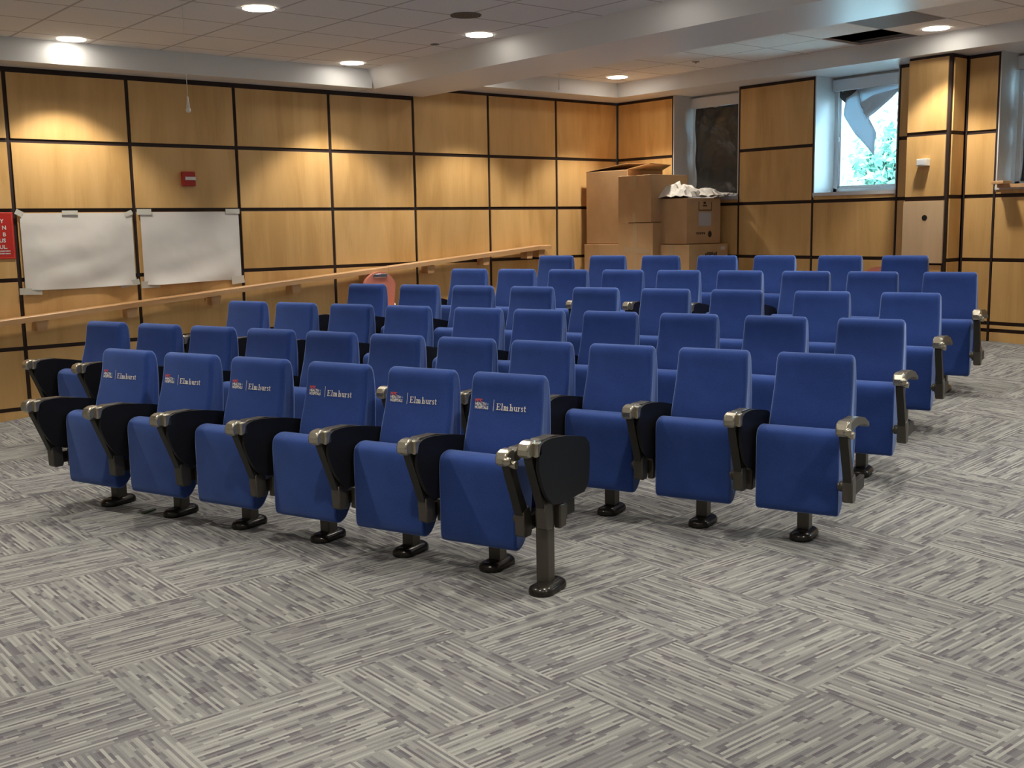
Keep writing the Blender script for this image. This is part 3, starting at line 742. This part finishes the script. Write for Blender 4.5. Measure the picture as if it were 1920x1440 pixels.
def serif_word(bm, mapf, x0, y0, H, mi):
    """'Elmhurst' in slab-serif strokes; H cap height"""
    t = .165*H; th = .085*H; xh = .66*H
    def q(a, b, c, d): bm.faces.new([bm.verts.new(mapf(x0+p[0], y0+p[1])) for p in ((a, b), (c, b), (c, d), (a, d))]).material_index = mi
    def seg(pts, w0):
        for (ax, ay), (bx, by) in zip(pts, pts[1:]):
            dx, dy = bx-ax, by-ay; L = math.hypot(dx, dy) or 1; nx, ny = -dy/L*w0/2, dx/L*w0/2
            bm.faces.new([bm.verts.new(mapf(x0+p[0], y0+p[1])) for p in ((ax+nx, ay+ny), (ax-nx, ay-ny), (bx-nx, by-ny), (bx+nx, by+ny))]).material_index = mi
    def stem(x, h, top=True, bot=True, sr=True):
        q(x, 0, x+t, h)
        if bot: q(x-.10*H, 0, x+t+.10*H, th)
        if top: q(x-.10*H, h-th, x+t*.9, h)
    def arch(x, wd):
        pts = [(x+t, xh*.72), (x+t+.08*H, xh*.9), (x+t+.2*H, xh*.94), (x+wd-t*.9, xh*.88), (x+wd-t*.3, xh*.66)]; seg(pts, .10*H)
        q(x+wd-t, 0, x+wd, xh*.72); q(x+wd-t-.09*H, 0, x+wd+.09*H, th)
    x = .06*H
    # E
    stem(x, H, False); q(x-.10*H, H-th, x+.60*H, H); q(x+t, 0, x+.62*H, th); q(x+.56*H, H*.74, x+.62*H, H); q(x+.58*H, 0, x+.65*H, H*.28)
    q(x+t, H*.5-th/2, x+.40*H, H*.5+th/2); q(x+.37*H, H*.38, x+.42*H, H*.62); x += .86*H
    stem(x, H*1.05); x += .42*H                      # l
    stem(x, xh); arch(x, .46*H); arch(x+.46*H-t, .46*H); x += 1.12*H   # m
    stem(x, H*1.05); arch(x, .48*H); x += .72*H      # h
    q(x, xh*.3, x+t, xh); q(x-.08*H, xh-th, x+t, xh); seg([(x+t*.4, xh*.34), (x+t, .08*H), (x+.26*H, .03*H), (x+.38*H, .14*H)], .10*H); q(x+.36*H, 0, x+.36*H+t, xh); q(x+.36*H, 0, x+.60*H, th); q(x+.28*H, xh-th, x+.4*H, xh); x += .72*H  # u
    stem(x, xh); seg([(x+t, xh*.7), (x+t+.1*H, xh*.93), (x+t+.24*H, xh*.9)], .11*H); x += .54*H  # r
    seg([(x+.34*H, xh*.82), (x+.18*H, xh*.97), (x+.05*H, xh*.82), (x+.08*H, xh*.62), (x+.28*H, xh*.42), (x+.34*H, xh*.22), (x+.2*H, .03*H), (x+.02*H, .14*H)], .12*H); x += .48*H  # s
    seg([(x+.16*H, H*.86), (x+.16*H, .16*H), (x+.24*H, .05*H), (x+.36*H, .10*H)], .13*H); q(x, xh-th, x+.36*H, xh); x += .4*H
    return x
def make_logo():
    bm = bmesh.new()
    mp = lambda x, z: (x, back_y(z)-.0022, z)
    text_into(bm, 'NYC', .0185, mp, 1, -.157, .7555, thick=.0006)
    text_into(bm, 'HEALTH', .0185, mp, 0, -.157, .7395, thick=.0006, xs=.90)
    text_into(bm, '+', .0185, mp, 2, -.092, .7395, thick=.0008)
    text_into(bm, 'HOSPITALS', .0185, mp, 0, -.157, .7235, thick=.0006, xs=.80)
    bm.faces.new([bm.verts.new(mp(a, b)) for a, b in ((-.0555, .716), (-.0535, .716), (-.0535, .770), (-.0555, .770))])
    serif_word(bm, mp, -.038, .7235, .0295, 0)
    bmesh.ops.subdivide_edges(bm, edges=[e for e in bm.edges if e.calc_length() > .02], cuts=2)
    return bm

MESH = {}
def part(name, maker, mats, parent, loc=(0, 0, 0), key=None, sx=1):
    key = key or name
    if key not in MESH: 
        o = obj(name, maker(), mats); MESH[key] = o.data
    else:
        o = bpy.data.objects.new(name, MESH[key]); COL.objects.link(o)
    o.parent = parent; o.location = loc; o.scale = (sx, 1, 1); return o
def add_arm(t, x, tablet, extra=False):
    s = part('arm_support', make_support, ['upright', 'bronze'], t, (x, 0, 0))
    if not extra: part('pivot', make_pivot, 'bronze', s)
    a = part('armrest', make_arm, 'bronze', t, (x, 0, 0))
    part('arm_cap', make_cap, 'cap', a)
    if tablet:
        part('hinge', make_hinge, 'cap', a)
        w_ = part('writing_tablet', make_tablet, 'tablet', t, (x, 0, 0)); part('edge_strip', make_edge, 'edge', w_)
        part('bracket_plate', make_pad, 'bronze', s)
    else:
        part('hinge_knob', make_knob, 'cap', a)

ROWS = {
1: [(-7.463, -3.354), (-7.286, -3.839), (-7.108, -4.326), (-6.921, -4.836), (-6.743, -5.321), (-6.574, -5.784)],
2: [(-6.947, -1.513), (-6.755, -2.038), (-6.572, -2.536), (-6.388, -3.04), (-6.21, -3.526), (-6.03, -4.018), (-5.853, -4.5), (-5.677, -4.982), (-5.504, -5.455), (-5.322, -5.951), (-5.139, -6.451)],
3: [(-5.779, -1.452), (-5.601, -1.939), (-5.41, -2.459), (-5.227, -2.96), (-5.016, -3.535), (-4.846, -4.0), (-4.66, -4.509), (-4.47, -5.027), (-4.276, -5.556), (-4.081, -6.089)],
4: [(-4.606, -1.404), (-4.412, -1.933), (-4.225, -2.445), (-4.031, -2.974), (-3.835, -3.51), (-3.634, -4.058), (-3.443, -4.58), (-3.231, -5.16), (-3.027, -5.716)],
5: [(-3.434, -1.354), (-3.253, -1.848), (-3.068, -2.354), (-2.882, -2.862), (-2.702, -3.352), (-2.515, -3.862), (-2.327, -4.378), (-2.147, -4.868), (-1.952, -5.401)],
6: [(-2.265, -1.294), (-2.065, -1.842), (-1.87, -2.374), (-1.673, -2.913), (-1.483, -3.431), (-1.278, -3.989), (-1.088, -4.51)]}
ROWZ = {1: 0.0, 2: .022, 3: .104, 4: .188, 5: .275, 6: .363}
ORD = ['first', 'second', 'third', 'fourth', 'fifth', 'sixth', 'seventh', 'eighth', 'ninth', 'tenth', 'eleventh']
RN = {1: 'front row', 2: 'second row from the front', 3: 'third row from the front', 4: 'fourth row from the front', 5: 'fifth row from the front', 6: 'rearmost row'}
for k, pts in ROWS.items():
    n = len(pts)
    for i, (x, y) in enumerate(pts):
        if i == 0: where = 'leftmost in the %s, tablets both sides' % RN[k]
        elif i == n-1: where = 'rightmost seat of the %s, %s' % (RN[k], 'beside the aisle' if k > 1 else 'beside the tablet post')
        else: where = '%s seat from the left in the %s' % (ORD[i], RN[k])
        lab = ('blue tip-up chair with white lettering, ' if k == 1 else 'plain blue tip-up chair, ')+where
        dn = math.dist(pts[i], pts[i+1]) if i < n-1 else .50
        dp = math.dist(pts[i], pts[i-1]) if i > 0 else .53
        t = thing('auditorium_chair', lab, 'auditorium chair', (x, y, ROWZ[k]), ANG, 'blue auditorium chairs, %s' % RN[k])
        fz = floor_z(x, y)-ROWZ[k]
        part('seat', make_seat, 'cloth', t); b = part('backrest', make_back, 'cloth', t)
        if k == 1: part('lettering', make_logo, ['white_ink', 'red_ink', 'teal_ink'], b)
        part('foot_base', make_foot, 'foot', t, (0, 0, fz)); part('post', make_post, 'bronze', t)
        xr = min(dn/2, .275) if i < n-1 else .262
        xl = -min(dp/2, .275)
        part('beam', make_beam, 'bronze', t, ((dn/2-dp/2)/2, 0, 0), sx=(dn/2+dp/2))
        add_arm(t, xr, i < n-1)
        if i == 0: add_arm(t, -.262, True)
# end pedestal beside the last lettered chair
x, y = ROWS[1][-1]
u = Vector((math.cos(ANG), math.sin(ANG))); 
px, py = x+u.x*.352, y+u.y*.352
t = thing('tablet_post', 'free-standing end post with a folded black writing tablet beside the front row', 'tablet stand', (px, py, 0), ANG)
def ped_post():
    bm = bmesh.new(); box(bm, -.030, .030, -.205, -.140, .02, .415, 0, .006); return bm
part('post', ped_post, 'bronze', t, key='ped_post'); part('foot_base', make_foot, 'foot', t, (.012, -.178, 0))
bpy.context.view_layer.update()
n0 = set(t.children); add_arm(t, .016, True, True)
for c_ in t.children:
    if c_ not in n0: c_.location.z = .045
def link_():
    bm = bmesh.new(); box(bm, -.078, -.012, -.125, -.05, .255, .33, 0, .004); return bm
part('link_bar', link_, 'bronze', t, key='link')
